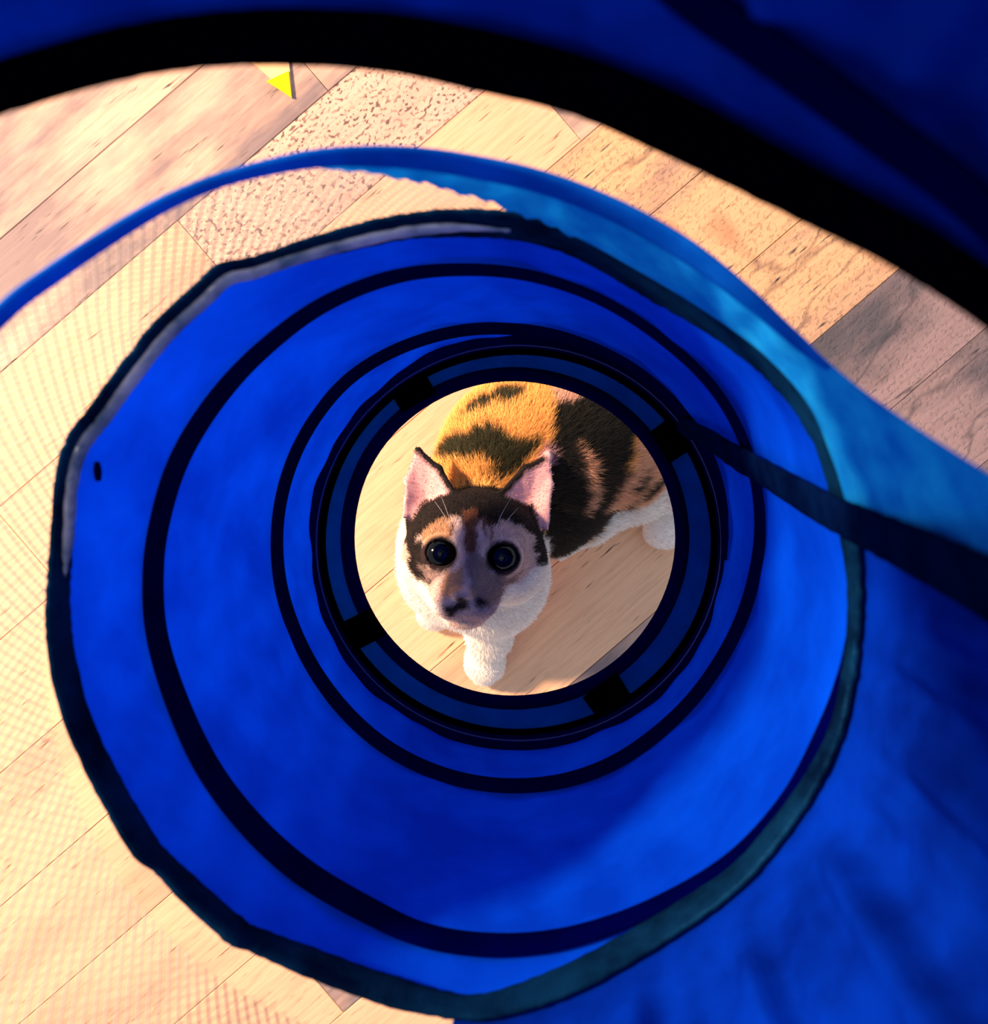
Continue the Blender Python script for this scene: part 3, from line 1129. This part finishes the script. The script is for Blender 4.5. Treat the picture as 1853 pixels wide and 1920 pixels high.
vcol, vzone = fur_colour(cv, vn)
soft = vcol.copy()                      # let neighbouring markings run into each other
for _ in range(1):
    acc = np.zeros_like(soft); cnt = np.zeros(len(soft))
    for k in range(4):
        for l in (1, 3):
            np.add.at(acc, cf[:, k], soft[cf[:, (k + l) % 4]])
            np.add.at(cnt, cf[:, k], 1)
    soft = acc / np.maximum(cnt, 1)[:, None]
vcol = soft
CATM, nt, out = new_mat('cat_fur')
at = N(nt, 'ShaderNodeAttribute', attribute_name='fur_colour')
pb = N(nt, 'ShaderNodeBsdfPrincipled')
pb.inputs['Roughness'].default_value = 0.7
pb.inputs['Specular IOR Level'].default_value = 0.2
pb.inputs['Sheen Weight'].default_value = 0.08
nt.links.new(at.outputs['Color'], pb.inputs['Base Color'])
nt.links.new(pb.outputs[0], out.inputs['Surface'])

cat = empty('cat', P(960, 920, H))
tag(cat, 'calico cat with white chest and paws looking up from the floor below the tunnel', 'cat')
mk_np('body', cv, cf, CATM, cat, vcol)

# fur: fine tapering blades rooted on the body
area = np.linalg.norm(fn, axis=1) * 0.5
fc = cv[cf].mean(1)
fnn = fn / (np.linalg.norm(fn, axis=1)[:, None] + 1e-12)
wgt = area * (fnn[:, 2] > -0.45) * (fc[:, 2] > 0.004)
fz = vzone[cf[:, 0]]
wgt = wgt * np.where(fz == 'ear', 0.35, 1.0) * np.where(fz == 'face', 2.2, 1.0)
eye_near = np.zeros(len(fc), bool)
for e in EYES:
    eye_near |= np.linalg.norm(fc[:, :2] - P(*e)[:2], axis=1) < 0.0135
wgt[eye_near] = 0
NH = 150000
pick = rng.choice(len(fc), NH, p=wgt / wgt.sum())
uv = rng.random((NH, 2))
q = cf[pick]
a0 = cv[q[:, 0]] * (1 - uv[:, :1]) + cv[q[:, 1]] * uv[:, :1]
a1 = cv[q[:, 3]] * (1 - uv[:, :1]) + cv[q[:, 2]] * uv[:, :1]
root = a0 * (1 - uv[:, 1:]) + a1 * uv[:, 1:]
hn = fnn[pick]
hz = fz[pick]
nose = P(868, 1110, 0.535)
flow = root - nose
flow -= (flow * hn).sum(1)[:, None] * hn
flow /= np.linalg.norm(flow, axis=1)[:, None] + 1e-9
ln = np.where(hz == 'face', 0.0035, np.where(hz == 'ear', 0.0022, np.where(hz == 'white', 0.0060, 0.0085)))
pawlike = (root[:, 2] < 0.035) & (hz == 'white')
ln = np.where(pawlike, 0.0028, ln)
near_nose = np.linalg.norm(root - nose, axis=1)
ln = ln * np.clip(near_nose / 0.035, 0.35, 1.0) * rng.uniform(0.6, 1.25, NH)
lift = np.where(hz == 'face', 0.30, 0.38)
dirv = flow + hn * lift[:, None] + rng.normal(0, 0.22, (NH, 3))
dirv /= np.linalg.norm(dirv, axis=1)[:, None]
side = np.cross(dirv, hn)
side /= np.linalg.norm(side, axis=1)[:, None] + 1e-9
hw = np.where(hz == 'face', 0.00013, 0.00018)[:, None]
hcol = soft[q[np.arange(NH), rng.integers(0, 4, NH)]]
exact, _ = fur_colour(root, hn)
hcol = np.where(((hz == 'face') & (rng.random(NH) < 0.55))[:, None], exact, hcol)
hcol = np.clip(hcol * rng.uniform(0.78, 1.22, (NH, 1)), 0, 1)
base = root - hn * 0.0004
midp = root + dirv * (ln * 0.55)[:, None]
tip = root + dirv * ln[:, None] - hn * (ln * 0.10)[:, None]
hv = np.stack((base - side * hw, base + side * hw, midp + side * hw * 0.8, midp - side * hw * 0.8, tip), 1).reshape(-1, 3)
i0 = np.arange(NH)[:, None] * 5
ht = np.concatenate((i0 + np.array([[0, 1, 2]]), i0 + np.array([[0, 2, 3]]), i0 + np.array([[3, 2, 4]])), 0)
fur = mk_np('fur', hv, ht, CATM, cat, np.repeat(hcol, 5, 0), smooth=False)
tag(fur, kind='stuff')

# eyes
IRIS = plain('dark_olive_iris', srgb(26, 31, 24), 0.5, 0.08, coat=0.0)
PUPIL = plain('black_pupil', srgb(3, 4, 5), 0.08, 0.3, coat=0.15)


def cap_mesh(c, g, r, ang_max, rings=14, seg=36):
    g = g / np.linalg.norm(g)
    a = np.cross(g, (0, 1, 0.0)); a /= np.linalg.norm(a)
    b = np.cross(g, a)
    v = [c + g * r]; f = []
    for i in range(1, rings + 1):
        t = ang_max * i / rings
        for k in range(seg):
            s = 2 * math.pi * k / seg
            v.append(c + r * (g * math.cos(t) + (a * math.cos(s) + b * math.sin(s)) * math.sin(t)))
    for k in range(seg):
        f.append((0, 1 + k, 1 + (k + 1) % seg))
    for i in range(rings - 1):
        for k in range(seg):
            l = (k + 1) % seg
            f.append((1 + i * seg + k, 1 + (i + 1) * seg + k, 1 + (i + 1) * seg + l, 1 + i * seg + l))
    return v, f


for e in EYES:
    c = P(*e)
    g = np.array((0, 0, H)) - c
    v, f = cap_mesh(c, g, ER - 0.0009, math.pi * 0.97)
    eye = mk('eye', v, f, IRIS, cat)
    v, f = cap_mesh(c, g, ER - 0.0007, math.radians(45))
    mk('pupil', v, f, PUPIL, eye)

# whiskers
WH = plain('whisker', srgb(235, 230, 225), 0.4, 0.4)


def whisker(p0, p1, p2, r=0.00022):
    pts = smooth_line([P(*p0), P(*p1), P(*p2)], 6)
    n = len(pts)
    tg = np.gradient(pts, axis=0)
    cs, ws, us = [], [], []
    for i in range(n):
        t = tg[i] / np.linalg.norm(tg[i])
        s = np.cross(t, (0, 0, 1.0)); s /= np.linalg.norm(s)
        u = np.cross(s, t)
        rr = r * (1 - 0.8 * i / (n - 1))
        cs.append(pts[i]); ws.append(s * rr); us.append(u * rr)
    v, f = tube_mesh(cs, ws, us, 5)
    mk('whisker', v, f, WH, cat)


for p0, p1, p2 in (((908, 1130, .531), (950, 1140, .536), (1000, 1142, .548)),
                   ((908, 1136, .532), (950, 1156, .538), (995, 1172, .552)),
                   ((905, 1142, .533), (940, 1172, .541), (970, 1204, .556)),
                   ((900, 1146, .534), (930, 1186, .543), (950, 1226, .560)),
                   ((895, 1148, .535), (915, 1192, .546), (925, 1232, .562)),
                   ((833, 1130, .531), (795, 1136, .537), (750, 1132, .548)),
                   ((833, 1137, .532), (795, 1152, .538), (755, 1162, .552)),
                   ((838, 1144, .533), (810, 1170, .541), (782, 1196, .556)),
                   ((852, 1010, .538), (842, 970, .533), (828, 932, .536)),
                   ((848, 1006, .538), (834, 968, .533), (815, 940, .536)),
                   ((925, 1010, .538), (938, 970, .533), (958, 934, .536)),
                   ((930, 1014, .538), (948, 980, .533), (972, 952, .536))):
    whisker(p0, p1, p2)
